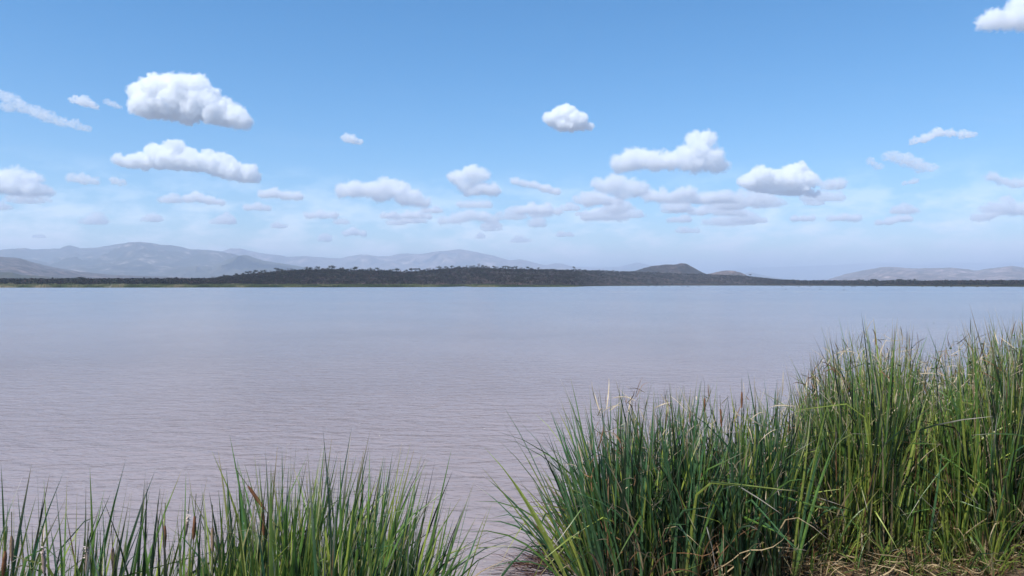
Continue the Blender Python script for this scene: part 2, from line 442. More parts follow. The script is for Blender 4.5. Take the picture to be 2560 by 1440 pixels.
# ------------------------------------------------------------------ clouds: lumpy bodies of scattering vapour at a common base height
CB = 1500.0
def cloud(label, circles, tau=8.0, base=None, squash=0.45, detail=1.0, rough=0.35, seed=0, flat=1.0, group=None):
    cr = np.array(circles, float)
    yb = base if base is not None else (cr[:, 1] + cr[:, 2] * 0.7).max()
    D = (CB - H) * F / (HZ - yb)
    k = D / F
    rs = np.random.default_rng(seed + 100)
    W = (cr[:, 0].max() - cr[:, 0].min()) * k
    bm = bmesh.new()
    ex = []
    for i in range(len(cr)):
        for j in range(i + 1, len(cr)):
            dd = math.hypot(cr[i, 0] - cr[j, 0], cr[i, 1] - cr[j, 1])
            if dd < (cr[i, 2] + cr[j, 2]) * 1.9 and abs(cr[i, 1] - cr[j, 1]) < 26:
                for t in ((0.33, 0.67) if dd > (cr[i, 2] + cr[j, 2]) else (0.5,)):
                    c = cr[i] * (1 - t) + cr[j] * t
                    ex.append([c[0] + rs.uniform(-.2, .2) * c[2], c[1] + 0.12 * c[2], c[2] * rs.uniform(0.62, 0.88)])
    low = yb > 470
    if ex and len(cr) < 20: cr = np.concatenate([cr, np.array(ex)])
    rmean = cr[:, 2].mean() * k
    def puff(x, y, z, r, sz=1.0):
        q = bmesh.ops.create_icosphere(bm, subdivisions=2, radius=r)
        for vv in q['verts']:
            vv.co = Vector((x + vv.co.x * (1.35 if low else 1.12), y + vv.co.y, z + vv.co.z * sz * (0.85 if low else 1.0)))
    for (cx, cy, r) in cr:
        z = zat(cy, D); x = U(cx) * D; rr = r * k
        puff(x, D + rs.uniform(-0.3, 0.3) * rr, z, rr * 0.93)
        if squash > 0.4:
            for q in range(int(6 * detail)):
                a = rs.uniform(-0.3, math.pi + 0.3); e = rs.uniform(-0.9, 0.9)
                d = rr * 0.78
                puff(x + d * math.cos(a) * math.cos(e), D + d * math.sin(e), z + d * abs(math.sin(a)) * math.cos(e), rr * rs.uniform(0.22, 0.42))
            puff(x + rs.uniform(-.3, .3) * rr, D + rr * rs.uniform(0.5, 1.0), z - rr * 0.2, rr * 0.8)
            puff(x + rs.uniform(-.3, .3) * rr, D - rr * rs.uniform(0.5, 1.0), z - rr * 0.2, rr * 0.8)
    me = bpy.data.meshes.new('cloud_raw'); bm.to_mesh(me); bm.free()
    o = bpy.data.objects.new('cloud', me); COL.objects.link(o)
    rmm = o.modifiers.new('r', 'REMESH'); rmm.mode = 'VOXEL'
    rmm.voxel_size = max(rmean / 8.0, W / 110.0); rmm.use_smooth_shade = True
    dg = bpy.context.evaluated_depsgraph_get()
    ev = o.evaluated_get(dg)
    m2 = bpy.data.meshes.new_from_object(ev)
    o.modifiers.clear()
    n = len(m2.vertices)
    co = np.empty(n * 3, np.float32); m2.vertices.foreach_get('co', co); co = co.reshape(-1, 3).astype(float)
    no = np.empty(n * 3, np.float32); m2.vertices.foreach_get('normal', no); no = no.reshape(-1, 3).astype(float)
    s = rmean * 1.1
    wx = [fbm(co[:, 0] / s + q * 9.1, co[:, 1] / s, co[:, 2] / s, seed=seed + 60 + q, octv=3) for q in range(3)]
    co += np.stack(wx, 1) * rmean * np.array([0.75, 0.75, 0.5])
    s = rmean * 0.5
    f1 = 1 - 2 * np.abs(fbm(co[:, 0] / s, co[:, 1] / s, co[:, 2] / s, seed=seed, octv=4, gain=0.55))
    co += no * (rmean * rough * (f1 - 0.45))[:, None]
    # level base
    co[:, 2] = zat(yb, D) + np.where(co[:, 2] > zat(yb, D), co[:, 2] - zat(yb, D), (co[:, 2] - zat(yb, D)) * (1 - 0.75 * flat))
    ctr = np.array([co[:, 0].mean(), co[:, 1].mean(), co[:, 2].min()])
    m2.vertices.foreach_set('co', (co - ctr).astype(np.float32).ravel())
    m2.update()
    m2.polygons.foreach_set('use_smooth', np.ones(len(m2.polygons), dtype=bool))
    o.data = m2; bpy.data.meshes.remove(me); m2.name = 'cloud'
    o.location = ctr
    def vapour(dens, scale, lo, hi):
        m = bpy.data.materials.new('cloud_vapour'); m.use_nodes = True
        nn, ll = m.node_tree.nodes, m.node_tree.links; nn.clear()
        oo = nn.new('ShaderNodeOutputMaterial'); vs = nn.new('ShaderNodeVolumeScatter')
        vs.inputs['Color'].default_value = (1, 1, 1, 1)
        vs.inputs['Density'].default_value = dens
        vs.inputs['Anisotropy'].default_value = 0.0
        if scale:
            g = nn.new('ShaderNodeTexCoord')
            t = nn.new('ShaderNodeTexNoise'); t.inputs['Scale'].default_value = scale
            t.inputs['Detail'].default_value = 4; t.inputs['Roughness'].default_value = 0.6
            ll.new(g.outputs['Object'], t.inputs['Vector'])
            r = nn.new('ShaderNodeMapRange'); r.inputs[1].default_value = lo; r.inputs[2].default_value = hi
            r.inputs[3].default_value = 0; r.inputs[4].default_value = dens
            ll.new(t.outputs[0], r.inputs[0]); ll.new(r.outputs[0], vs.inputs['Density'])
        ll.new(vs.outputs[0], oo.inputs['Volume'])
        return m
    m2.materials.clear()
    if tau < 1.7:
        m2.materials.append(vapour(tau * 2.6 / (2.2 * rmean), 1.6 / rmean, 0.40, 0.68))
    else:
        m2.materials.append(vapour(0.62 * tau / (2.2 * rmean), 1.3 / rmean, 0.26, 0.56))
        f2 = fbm(co[:, 0] / s / 0.6, co[:, 1] / s / 0.6, co[:, 2] / s / 0.6, seed=seed + 40, octv=4, gain=0.6)
        c3 = co + no * (rmean * ((0.30 + 0.75 * f2) * (0.5 if tau > 6.5 else 0.85)))[:, None]
        m3 = m2.copy(); m3.name = 'fringe'
        m3.vertices.foreach_set('co', (c3 - ctr).astype(np.float32).ravel()); m3.update()
        m3.materials.clear(); m3.materials.append(vapour(tau * 0.55 / (2.2 * rmean), 2.0 / rmean, 0.42, 0.64))
        obj('fringe', m3, parent=o)
    tag(o, label, 'cloud', group)
    return o

clouds = [
 ("largest white cumulus cloud, wedge-shaped with a puffy crown, high on the left above the mountains", [(355,235,25),(375,255,35),(365,228,20),(400,225,32),(425,215,26),(450,218,30),(490,220,30),(500,250,35),(430,255,38),(530,255,30),(560,272,28),(588,288,25),(602,300,17),(540,285,25),(470,272,30),(348,265,20)], 9, 318),
 ("long white cumulus cloud with two rounded knobs on its top, below the largest cloud", [(303,402,15),(330,402,16),(352,402,18),(385,374,16),(390,398,22),(442,370,20),(440,395,27),(480,400,26),(520,405,25),(555,402,22),(590,425,24),(560,428,18),(625,433,20),(640,447,12),(600,440,15)], 7, 455),
 ("small compact white cloud alone in the upper middle of the sky", [(1378,297,17),(1398,286,18),(1415,281,18),(1432,292,21),(1452,302,18),(1472,314,11),(1400,308,17),(1430,312,14)], 7, 328),
 ("large ragged cloud rising to a horn on its right end, above the flat-topped hill", [(1545,408,20),(1580,400,26),(1600,392,22),(1640,402,22),(1680,400,21),(1710,388,20),(1738,350,20),(1768,345,20),(1752,375,25),(1780,395,24),(1800,412,16),(1740,407,20)], 5, 430),
 ("bright round-lobed cumulus cloud with two humps, right of the horned cloud", [(1875,452,20),(1895,440,24),(1925,447,26),(1965,442,27),(1998,420,14),(2010,450,26),(1990,465,21),(1940,470,18),(1900,466,18),(2038,484,8)], 9, 490),
 ("broad white cloud shaped like a low dome, left of the middle of the sky", [(858,474,18),(890,468,17),(930,472,20),(970,462,19),(1000,472,22),(1030,487,18),(1060,505,13),(1010,495,18),(950,492,13)], 5, 517),
 ("thin flat cloud streak just under the dome-shaped cloud", [(960,538,8),(990,540,9),(1020,537,10),(1050,536,10),(1072,541,7)], 2.0, 549),
 ("small two-tiered cloud standing alone near the middle of the sky", [(1140,440,15),(1180,430,18),(1205,438,15),(1160,462,14),(1200,470,18),(1235,474,14),(1170,477,12)], 4.5, 490),
 ("soft grey-white cloud bank hanging under the left end of the horned cloud", [(1500,462,16),(1540,455,22),(1575,465,20),(1600,472,18),(1555,482,16)], 3, 502),
 ("small bright puffy cloud below the soft grey bank", [(1475,500,17),(1500,494,17),(1545,503,11)], 4, 518),
 ("wide low cloud with a level base under the small bright puff", [(1465,540,13),(1495,535,16),(1525,535,16),(1552,540,12)], 2.6, 556),
 ("pale cloud between the horned cloud and the low cloud group", [(1625,487,15),(1655,490,17),(1685,495,13)], 2.2, 510),
 ("cloud with a bright crown in the low group left of the two-humped cloud", [(1700,483,15),(1725,478,14),(1790,492,12),(1815,488,14),(1840,498,12)], 3, 505),
 ("long low cloud at the bottom of the group left of the two-humped cloud", [(1730,528,10),(1760,525,13),(1800,522,14),(1835,525,14),(1857,532,9)], 2.2, 540),
 ("white cloud cut by the left edge of the photo", [(-30,455,28),(10,450,25),(45,438,19),(40,465,24),(86,444,14),(92,470,20),(115,478,11)], 6, 490),
 ("faint lens-shaped cloud right of the cloud at the left edge", [(185,445,12),(210,447,14),(240,452,11)], 1.4, 463),
 ("faint small cloud tuft below the knobbed cloud on the left", [(285,450,10),(305,455,9)], 1.3, 466),
 ("small faint triangular cloud left of the largest cloud", [(190,249,11),(212,252,14),(232,262,9),(243,270,5)], 1.4, 272),
 ("tiny wisp of cloud touching the left side of the largest cloud", [(272,255,8),(288,262,8),(302,268,5)], 0.6, 272),
 ("long slanting veil of thin cloud at the left edge of the sky", [(10,240,14),(35,245,12),(60,268,15),(95,280,17),(125,292,16),(155,303,14),(190,312,13),(220,320,8),(20,268,13)], 0.75, 326),
 ("small hazy triangular cloud right of the knobbed cloud", [(868,345,12),(882,347,12),(900,355,8)], 1.6, 360),
 ("white cloud cut off by the top right corner of the photo", [(2450,60,14),(2475,48,20),(2505,48,22),(2535,40,22),(2545,12,18),(2565,50,22),(2600,30,30)], 4, 76),
 ("torn wispy cloud streak high on the right", [(2285,352,10),(2310,345,12),(2340,330,12),(2375,332,10),(2410,335,11),(2432,337,7)], 1.5, 356),
 ("faint patchy cloud under the torn streak on the right", [(2225,388,13),(2260,395,16),(2290,408,16),(2325,418,12),(2300,425,9)], 0.9, 430),
 ("little wisp of cloud left of the faint patchy cloud on the right", [(2175,402,9),(2195,416,9)], 0.8, 426),
 ("small flat wisp below the faint patchy cloud on the right", [(2262,457,6),(2285,452,8)], 0.9, 463),
 ("small soft round cloud right of the two-humped cloud", [(2070,458,13),(2095,458,14)], 1.6, 473),
 ("cloud streak with a raised left end near the right edge", [(2480,440,11),(2505,452,10),(2535,458,11),(2565,455,12),(2600,458,12)], 1.8, 468),
 ("broad hazy cloud climbing to the right edge of the photo", [(2440,545,9),(2470,538,12),(2500,522,16),(2515,500,10),(2540,522,16),(2575,520,18),(2610,520,18)], 1.8, 553),
 ("flat white cloud low on the left under the knobbed cloud's right end", [(660,485,10),(685,482,13),(715,488,12),(745,490,12)], 2.2, 499),
 ("low cloud with a bright edge left of the flat white cloud", [(470,495,11),(495,492,13),(525,500,11),(550,505,8)], 2.2, 512),
 ("low flat cloud below and left of the dome-shaped cloud", [(770,538,8),(800,535,10),(835,538,9)], 2.0, 546),
 ("lowest small oval cloud above the left mountains' right end", [(865,582,8),(885,578,10),(908,583,8)], 2.5, 592),
 ("low rounded cloud below and right of the two-tiered cloud", [(1300,525,11),(1330,520,14),(1365,522,14),(1395,528,10)], 2.4, 538),
 ("wide low cloud directly under the two-tiered cloud", [(1110,550,11),(1140,545,15),(1175,535,15),(1205,540,14),(1235,550,10)], 1.8, 564),
 ("small slanting cloud right of the two-tiered cloud", [(1288,452,9),(1310,458,9),(1335,461,9),(1365,470,11),(1390,478,9)], 1.6, 483),
 ("small low cloud left of the pair under the two-humped cloud", [(1985,547,8),(2010,545,8),(2030,545,8)], 2.0, 554),
 ("small low cloud with a bright right edge below the wisps", [(2080,545,9),(2110,543,10),(2138,545,11)], 2.2, 556),
 ("low ragged cloud with a curled top near the right horizon", [(2195,556,7),(2225,552,10),(2245,545,9),(2265,545,10)], 2.0, 562),
 ("faint low cloud left of the two-humped cloud's base", [(1850,552,6),(1865,550,7),(1880,548,8),(1895,549,8),(1910,551,7)], 1.6, 557),
 ("faint small cloud low over the left mountains", [(620,518,8),(645,515,10),(670,520,8)], 1.6, 526),
]
for i, (lb, cir, tau, base) in enumerate(clouds):
    thin = tau < 1.7
    if tau < 3 and base > 470: tau *= 1.7
    cloud(lb, cir, tau, base, seed=i * 3 + 1, rough=0.55 if thin else 0.34, flat=0.4 if thin else 0.8, detail=0.6 if thin else 1.0)

rc = np.random.default_rng(404)
def sky_zone(x):
    for lim, t in ((260, 'over the far left mountains'), (520, 'over the highest left mountain'), (820, 'over the start of the wooded hill'), (1100, 'left of the wooded hill\'s top'), (1380, 'above the top of the wooded hill'),
                   (1650, 'left of the flat-topped hill'), (1900, 'above the flat-topped hill'), (2200, 'over the gap right of the flat-topped hill'), (9999, 'over the pale mountains on the right')):
        if x < lim: return t
done = 0
while done < 54:
    cx = rc.uniform(-60, 2620) if rc.uniform() < 0.55 else rc.normal(1480, 300); yb = rc.choice([rc.uniform(500, 560), rc.uniform(550, 606)], p=[.55, .45])
    if abs(cx - 1500) > 700 and rc.uniform() < 0.25: continue
    sz = np.interp(yb, [490, 606], [16, 7]) * rc.uniform(0.7, 1.4); nn_ = int(rc.integers(3, 6))
    xs_ = cx + np.arange(nn_) * sz * 1.2
    hgt = sz * (0.55 + 0.75 * np.sin(np.linspace(0.3, 2.9, nn_)) * rc.uniform(0.2, 1.3, nn_))
    cloud(('thin' if sz < 8 else 'faint') + ' ' + ('short' if nn_ < 5 else 'long') + ' flat cloud ' + ('close to the horizon ' if yb > 565 else 'in the low band ') + sky_zone(cx), [(a, yb - h_ * 0.75, h_) for a, h_ in zip(xs_, hgt)], rc.uniform(0.9, 2.2), yb, seed=500 + done, rough=0.5, flat=0.7, detail=0.4, group='faint low clouds near the horizon')
    done += 1

# ------------------------------------------------------------------ far vegetation
def leafcloud(centers, sizes, cols, rs, sz=1.0):
    """small tilted leaf-clump faces, one triangle pair each"""
    n = len(centers)
    a = rs.uniform(0, 2 * math.pi, n); e = rs.uniform(-0.9, 0.9, n)
    d1 = np.stack([np.cos(a), np.sin(a), e * 0.5], 1); d1 /= np.linalg.norm(d1, axis=1)[:, None]
    d2 = np.cross(d1, rs.normal(size=(n, 3))); d2 /= np.linalg.norm(d2, axis=1)[:, None]
    s = sizes[:, None]
    P = np.stack([centers - d1 * s, centers - d2 * s * 0.7, centers + d1 * s, centers + d2 * s * 0.7], 1)
    f = (np.arange(n)[:, None] * 4 + np.arange(4)[None, :])
    return P.reshape(-1, 3), f, np.repeat(cols, 4, axis=0)

def crown_pts(kind, n, rs, h=5.0, wd=3.0):
    if kind == 'acacia':
        sub = rs.integers(3, 6)
        c = np.stack([rs.uniform(-wd, wd, sub), rs.uniform(-wd, wd, sub), h * rs.uniform(0.68, 0.95, sub)], 1)
        k = rs.integers(0, sub, n)
        p = c[k] + rs.normal(size=(n, 3)) * np.array([wd * 0.36, wd * 0.36, h * 0.07])
    elif kind == 'bush':
        sub = rs.integers(5, 9)
        c = np.stack([rs.normal(0, wd * 0.45, sub), rs.normal(0, wd * 0.45, sub), h * rs.uniform(0.3, 0.8, sub)], 1)
        k = rs.integers(0, sub, n)
        q = rs.normal(size=(n, 3)); q /= np.linalg.norm(q, axis=1)[:, None]
        p = c[k] + q * np.array([wd * 0.42, wd * 0.42, h * 0.2]) * rs.uniform(0.6, 1.05, n)[:, None]
    else:  # bare
        t = rs.uniform(0, 1, n) ** 0.6
        a = rs.uniform(0, 6.28, n)
        p = np.stack([np.cos(a) * wd * t * rs.uniform(0.3, 1, n), np.sin(a) * wd * t * rs.uniform(0.3, 1, n), h * (0.35 + 0.6 * rs.uniform(0, 1, n) * (1 - 0.3 * t))], 1)
    p[:, 2] = np.maximum(p[:, 2], 0.3)
    return p

KCOL = {'acacia': (0.022, 0.032, 0.02), 'bush': (0.024, 0.032, 0.02), 'bare': (0.07, 0.052, 0.052)}
M_bark = ground_mat('grey_brown_bark', [(0.3, (0.07, 0.05, 0.04)), (0.7, (0.15, 0.12, 0.1))], 3.0)

def limb(vs, fs, p0, p1, r0, r1, k=5):
    b = len(vs); p0 = Vector(p0); p1 = Vector(p1)
    d = (p1 - p0).normalized(); q = d.orthogonal().normalized(); e = d.cross(q)
    for p, r in ((p0, r0), (p1, r1)):
        for i in range(k):
            a = 2 * math.pi * i / k
            vs.append(p + (q * math.cos(a) + e * math.sin(a)) * r)
    for i in range(k):
        j = (i + 1) % k
        fs.append([b + i, b + j, b + k + j, b + k + i])

def tree_template(kind, seed):
    rs = np.random.default_rng(seed)
    h = 5.6 if kind != 'bush' else 4.6
    wd = {'acacia': 2.3, 'bush': 2.6, 'bare': 2.0}[kind]
    n = {'acacia': 260, 'bush': 420, 'bare': 160}[kind]
    p = crown_pts(kind, n, rs, h, wd)
    col = np.array(KCOL[kind]) * rs.uniform(0.6, 1.5, (n, 1)) * np.array([1, 1, 1])
    v, f, c = leafcloud(p, rs.uniform(0.18, 0.42, n) * (0.55 if kind == 'bare' else 1), col, rs)
    crown = mesh_np('crown', v, f, c)
    crown.materials.append(M_leaf)
    vs, fs = [], []
    top = (rs.uniform(-.3, .3), rs.uniform(-.3, .3), h * 0.42)
    limb(vs, fs, (0, 0, -0.4), top, 0.2, 0.14)
    for i in range(6):
        a = i * 1.05 + rs.uniform(-.3, .3)
        e = (math.cos(a) * wd * 0.65, math.sin(a) * wd * 0.65, h * (0.82 if kind != 'bush' else 0.65))
        limb(vs, fs, top, e, 0.11, 0.03, 4)
        if kind == 'bare':
            for q in range(2):
                limb(vs, fs, e, (e[0] * rs.uniform(.6, 1.5), e[1] * rs.uniform(.6, 1.5), h * rs.uniform(.85, 1.05)), 0.04, 0.015, 4)
    trunk = mesh_np('trunk', [tuple(x) for x in vs], fs)
    trunk.materials.append(M_bark)
    return crown, trunk
TPL = {k: [tree_template(k, s * 10 + q) for s in range(4)] for q, k in enumerate(('acacia', 'bush', 'bare'))}
WORD = {'acacia': 'flat-topped acacia tree', 'bush': 'dark bushy tree', 'bare': 'grey leafless tree'}

def zone(px):
    zs = [(120, 'at the far left end of the shore'), (300, 'on the left shore behind the leaning dead branch'), (520, 'on the left shore before the wooded hill begins'),
          (600, 'where the wooded hill starts on the left'), (680, 'on the lower left slope of the wooded hill'), (760, 'on the left shoulder of the wooded hill'), (860, 'on the first rise of the wooded hill'),
          (960, 'on the ridge just past the first rise'), (1060, 'in the shallow dip of the ridge'), (1150, 'left of the top of the wooded hill'), (1230, 'on the top of the wooded hill'),
          (1330, 'just right of the top of the wooded hill'), (1450, 'on the long level ridge right of the top'), (1600, 'on the ridge left of the flat-topped hill'),
          (1760, 'on the ridge in front of the flat-topped hill'), (1900, 'where the ridge comes down on the right'), (2080, 'on the low shore right of the wooded hill'),
          (2250, 'on the right shore below the pale mountains\' left end'), (2420, 'on the right shore below the pale mountains'), (9999, 'on the right shore near the photo\'s edge')]
    for x, t in zs:
        if px < x: return t

def place_tree(px, kind, s, Y, label=None, group='trees along the far shore and ridge', dz=0.0, wide=1.0):
    crown, trunk = random.choice(TPL[kind])
    x = float(U(px) * Y); z = float(shore_z(np.array(px), np.array(Y)))
    e = bpy.data.objects.new('tree' if kind != 'acacia' else 'acacia_tree', None)
    COL.objects.link(e); e.location = (x, Y, z + dz)
    e.rotation_euler = (0, 0, random.uniform(0, 6.28)); e.scale = (s * wide, s * wide, s)
    obj('crown', crown, parent=e); obj('trunk', trunk, parent=e)
    size = 'tall' if s > 1.25 else ('small' if s < 0.85 else 'middling')
    tag(e, label or f"{size} {WORD[kind]} {zone(px)}", 'tree', group)

# the trees that stand out
place_tree(2116, 'bush', 1.9, float(Ys(2116) + 70), 'big round tree rising highest above the treeline on the right shore', wide=1.1)
place_tree(690, 'acacia', 1.1, float(Yc(690)), 'small umbrella-shaped acacia standing free on the hill\'s left skyline', dz=1.0, wide=0.8)
place_tree(636, 'acacia', 1.15, float(Yc(636)), 'first tall spreading tree on the hill\'s left skyline')
place_tree(830, 'acacia', 1.25, float(Yc(830)), 'tallest flat-topped acacia on the first rise of the hill')
place_tree(1030, 'acacia', 1.1, float(Yc(1030)), 'wide umbrella acacia alone in the dip of the ridge', dz=0.6)
place_tree(1197, 'bare', 1.6, float(Yc(1197)), 'thin bare tree poking above the top of the hill')
place_tree(1258, 'acacia', 1.05, float(Yc(1258)), 'umbrella acacia right of the bare tree on the top of the hill')
place_tree(1436, 'acacia', 1.2, float(Yc(1436)), 'little umbrella acacia alone on the level ridge', dz=1.0, wide=0.7)
place_tree(1876, 'acacia', 1.2, float(Yc(1876)), 'thin umbrella acacia where the ridge falls to the right shore', dz=1.0, wide=0.8)
place_tree(1955, 'bush', 1.35, float(Ys(1955) + 80), 'round tree just right of where the ridge ends')
place_tree(2500, 'bush', 1.7, float(Ys(2500) + 70), 'high dark tree in the treeline near the right edge')
n_ind = 11
px_ = -30.0
while px_ < 2600 and n_ind < 285:
    if 530 < px_ < 1930:
        kind = random.choices(['acacia', 'bush', 'bare'], [0.40, 0.33, 0.27])[0] if px_ < 1330 else random.choices(['acacia', 'bush', 'bare'], [0.3, 0.6, 0.1])[0]
        k = 1.0 if px_ < 1330 else 0.75
        place_tree(px_, kind, random.uniform(0.8, 1.25) * k, float(Yc(px_) + random.uniform(-25, 8)))
        px_ += random.uniform(4, 11); n_ind += 1
    else:
        place_tree(px_, random.choices(['acacia', 'bush'], [0.15, 0.85])[0], random.uniform(0.85, 1.35) * (1.25 if px_ > 1900 else 1.0), float(Ys(px_) + random.uniform(45, 80)), wide=1.2)
        px_ += random.uniform(7, 14); n_ind += 1

# the rest of the wood as one mass
rs = np.random.default_rng(31)
NT = 26000
pxw = rs.uniform(-300, 2900, NT)
hillw = np.interp(pxw, [430, 600, 800, 1900, 1990], [0.6, 0.9, 1, 1, 0.6])
keep = rs.uniform(0, 1, NT) < np.maximum(hillw, 0.3)
pxw = pxw[keep]; n = len(pxw)
co_ = crest_off(pxw)
t = rs.uniform(0, 1, n) ** 0.9
Yw_ = Ys(pxw) + 42 + t * (co_ * 1.15 - 42)
xw = U(pxw) * Yw_; zw = shore_z(pxw, Yw_)
thin = vnoise(xw / 35, Yw_ / 35, seed=71)
ok = (thin > -0.55) | (rs.uniform(0, 1, n) < 0.4)
xw, Yw_, zw, pxw, thin = xw[ok], Yw_[ok], zw[ok], pxw[ok], thin[ok]
n = len(xw)
per = 20
sc = rs.uniform(0.6, 1.15, n) * np.interp(pxw, [460, 580, 1880, 1960], [1.75, 1.0, 1.0, 1.75])
kinds = rs.uniform(0, 1, n)
P = rs.normal(size=(n, per, 3)); P /= np.linalg.norm(P, axis=2)[:, :, None]
P *= (rs.uniform(0.55, 1.0, (n, per, 1)))
P[:, :, 2] = P[:, :, 2] * 0.55 + 0.8
P *= (np.array([2.5, 2.5, 2.3])[None, None, :] * sc[:, None, None])
P += np.stack([xw, Yw_, zw], 1)[:, None, :]
base = np.where(kinds[:, None] < 0.62, np.array([[0.013, 0.017, 0.013]]), np.where(kinds[:, None] < 0.86, np.array([[0.042, 0.027, 0.028]]), np.array([[0.028, 0.034, 0.02]])))
cl = base[:, None, :] * rs.uniform(0.55, 1.5, (n, 1, 1)) * rs.uniform(0.7, 1.3, (n, per, 1))
v, f, c = leafcloud(P.reshape(-1, 3), (rs.uniform(0.35, 0.75, (n, per)) * sc[:, None]).ravel(), cl.reshape(-1, 3), rs)
tag(obj('woodland', mesh_np('woodland', v, f, c), M_leaf), 'dense dark scrub woodland covering the far hill and shore', 'woodland', kind='stuff')

# reed fringe on the far waterline
n = 60000
pxw = rs.uniform(-500, 3100, n)
wid = np.interp(pxw, [-500, 500, 1200, 1500, 1900, 3100], [42, 42, 45, 30, 35, 45])
dd = rs.uniform(0, 1, n) ** 1.2 * wid
Yw_ = Ys(pxw) + dd + 6 * vnoise(pxw / 14, pxw * 0, seed=8)
xw = U(pxw) * Yw_; zw = np.maximum(shore_z(pxw, Yw_), -0.1)
hh = rs.uniform(0.9, 1.9, n) * np.interp(pxw, [0, 500, 1100, 1450, 1900, 2600], [1.65, 1.4, 1.3, 0.7, 0.8, 1.1]) * (0.8 + 0.35 * vnoise(pxw / 22, dd / 8, seed=18))
wd = rs.uniform(0.25, 0.6, n)
a = rs.uniform(-0.6, 0.6, n)
dx, dy = np.cos(a) * wd, np.sin(a) * wd
lean = rs.normal(0, 0.25, n)
P = np.stack([np.stack([xw - dx, Yw_ - dy, zw - 0.1], 1), np.stack([xw + dx, Yw_ + dy, zw - 0.1], 1),
              np.stack([xw + dx * 0.5 + lean, Yw_ + dy * 0.5, zw + hh], 1), np.stack([xw - dx * 0.3 + lean, Yw_ - dy * 0.3, zw + hh * 0.85], 1)], 1)
g1 = np.array([0.022, 0.042, 0.018]); g2 = np.array([0.10, 0.125, 0.045]); g3 = np.array([0.30, 0.25, 0.15])
q = np.clip(0.45 + 0.45 * vnoise(pxw / 30, dd / 10, seed=28) + rs.normal(0, 0.12, n) + np.interp(pxw, [0, 250, 600, 1200, 1500], [0.25, 0.1, 0, 0, -0.25]), 0, 1)[:, None]
c = np.where(q < 0.6, g1 + (g2 - g1) * q / 0.6, g2 + (g3 - g2) * (q - 0.6) / 0.4)
c *= np.where(((pxw > 1450))[:, None], np.array([[0.75, 0.6, 0.65]]), 1.0)
c = np.repeat(c, 4, axis=0)
f = np.arange(n)[:, None] * 4 + np.arange(4)[None, :]
tag(obj('shore_reeds', mesh_np('shore_reeds', P.reshape(-1, 3), f, c), M_leaf), 'strip of green and straw-coloured reeds along the far waterline', 'reeds', kind='stuff')

# leaning dead branch in the far shallows
vs, fs = [], []
limb(vs, fs, (0, 0, -0.5), (1.6, 0, 1.7), 0.16, 0.12); limb(vs, fs, (1.6, 0, 1.7), (2.6, 0.2, 3.4), 0.12, 0.05)
limb(vs, fs, (0.6, 0, 0.4), (-0.7, 0.1, 1.0), 0.09, 0.04)
M_dead = ground_mat('bleached_wood', [(0.3, (0.45, 0.4, 0.34)), (0.7, (0.65, 0.6, 0.54))], 2.0)
Yd = float(Ys(275) - 14)
o = obj('dead_branch', mesh_np('dead_branch', [tuple(x) for x in vs], fs), M_dead, loc=(float(U(273) * Yd), Yd, 0))
tag(o, 'pale dead branch leaning out of the water at the far left shore', 'branch')

# water birds resting along the far right shore
def bird_mesh():
    bm = bmesh.new()
    bmesh.ops.create_uvsphere(bm, u_segments=10, v_segments=7, radius=0.5)
    for vv in bm.verts:
        x, y, z = vv.co
        vv.co = (x * 1.5, y * 0.62, z * 0.55 + 0.22 + 0.18 * max(-x, 0))
    q = bmesh.ops.create_cone(bm, segments=7, radius1=0.13, radius2=0.08, depth=0.6)
    for vv in q['verts']: vv.co = Vector((0.68 + vv.co.z * 0.25, vv.co.y, 0.62 + vv.co.z))
    q = bmesh.ops.create_uvsphere(bm, u_segments=8, v_segments=6, radius=0.14)
    for vv in q['verts']: vv.co = Vector((vv.co.x * 1.3 + 0.82, vv.co.y, vv.co.z + 0.95))
    q = bmesh.ops.create_cone(bm, segments=5, radius1=0.06, radius2=0.01, depth=0.34)
    for vv in q['verts']: vv.co = Vector((1.1 + vv.co.z, vv.co.x, 0.9 - 0.2 * vv.co.z))
    me = bpy.data.meshes.new('water_bird'); bm.to_mesh(me); bm.free()
    return me
M_bird = ground_mat('dark_plumage', [(0.3, (0.02, 0.02, 0.022)), (0.7, (0.06, 0.055, 0.05))], 4.0)
bmh = bird_mesh(); bmh.materials.append(M_bird)
spots = [(1621, 716.3), (1640, 716.2), (1655, 716.5), (1674, 716.1), (1705, 716), (1720, 717), (1747, 716), (1956, 717), (1997, 717.2), (2025, 716.8), (2050, 719), (2109, 717), (2130, 717.4), (2137, 717.4), (2163, 717.5), (2192, 717.2), (2266, 719.5), (2306, 717.5), (2341, 717.8), (2358, 717.8), (2378, 717.8), (2410, 718), (2443, 718), (2470, 718), (1965, 724), (2110, 725.5), (2050, 725), (2554, 720)]
for i, (bx, by) in enumerate(spots):
    Yb = H * F / (by - HZ)
    s = 1.5 if by > 722 else 1.0
    s = 0.8 * (1.6 if by < 719 else 0.7)
    o = obj('water_bird', bmh, loc=(float(U(bx) * Yb), Yb, 0.0))
    o.rotation_euler = (0, 0, random.choice([0, math.pi]) + random.uniform(-.5, .5)); o.scale = (s, s, s)
    where = 'on the water below the centre ridge\'s right end' if bx < 1800 else ('off the low shore right of the ridge' if bx < 2090 else ('near the big round tree on the right shore' if bx < 2200 else 'along the right shore toward the photo\'s edge'))
    if by > 722: where = 'far out on open water, ' + ('left' if bx < 2000 else ('right' if bx > 2100 else 'middle')) + ' one of three'
    tag(o, f'small dark water bird {where}', 'bird', 'birds resting on the far water')

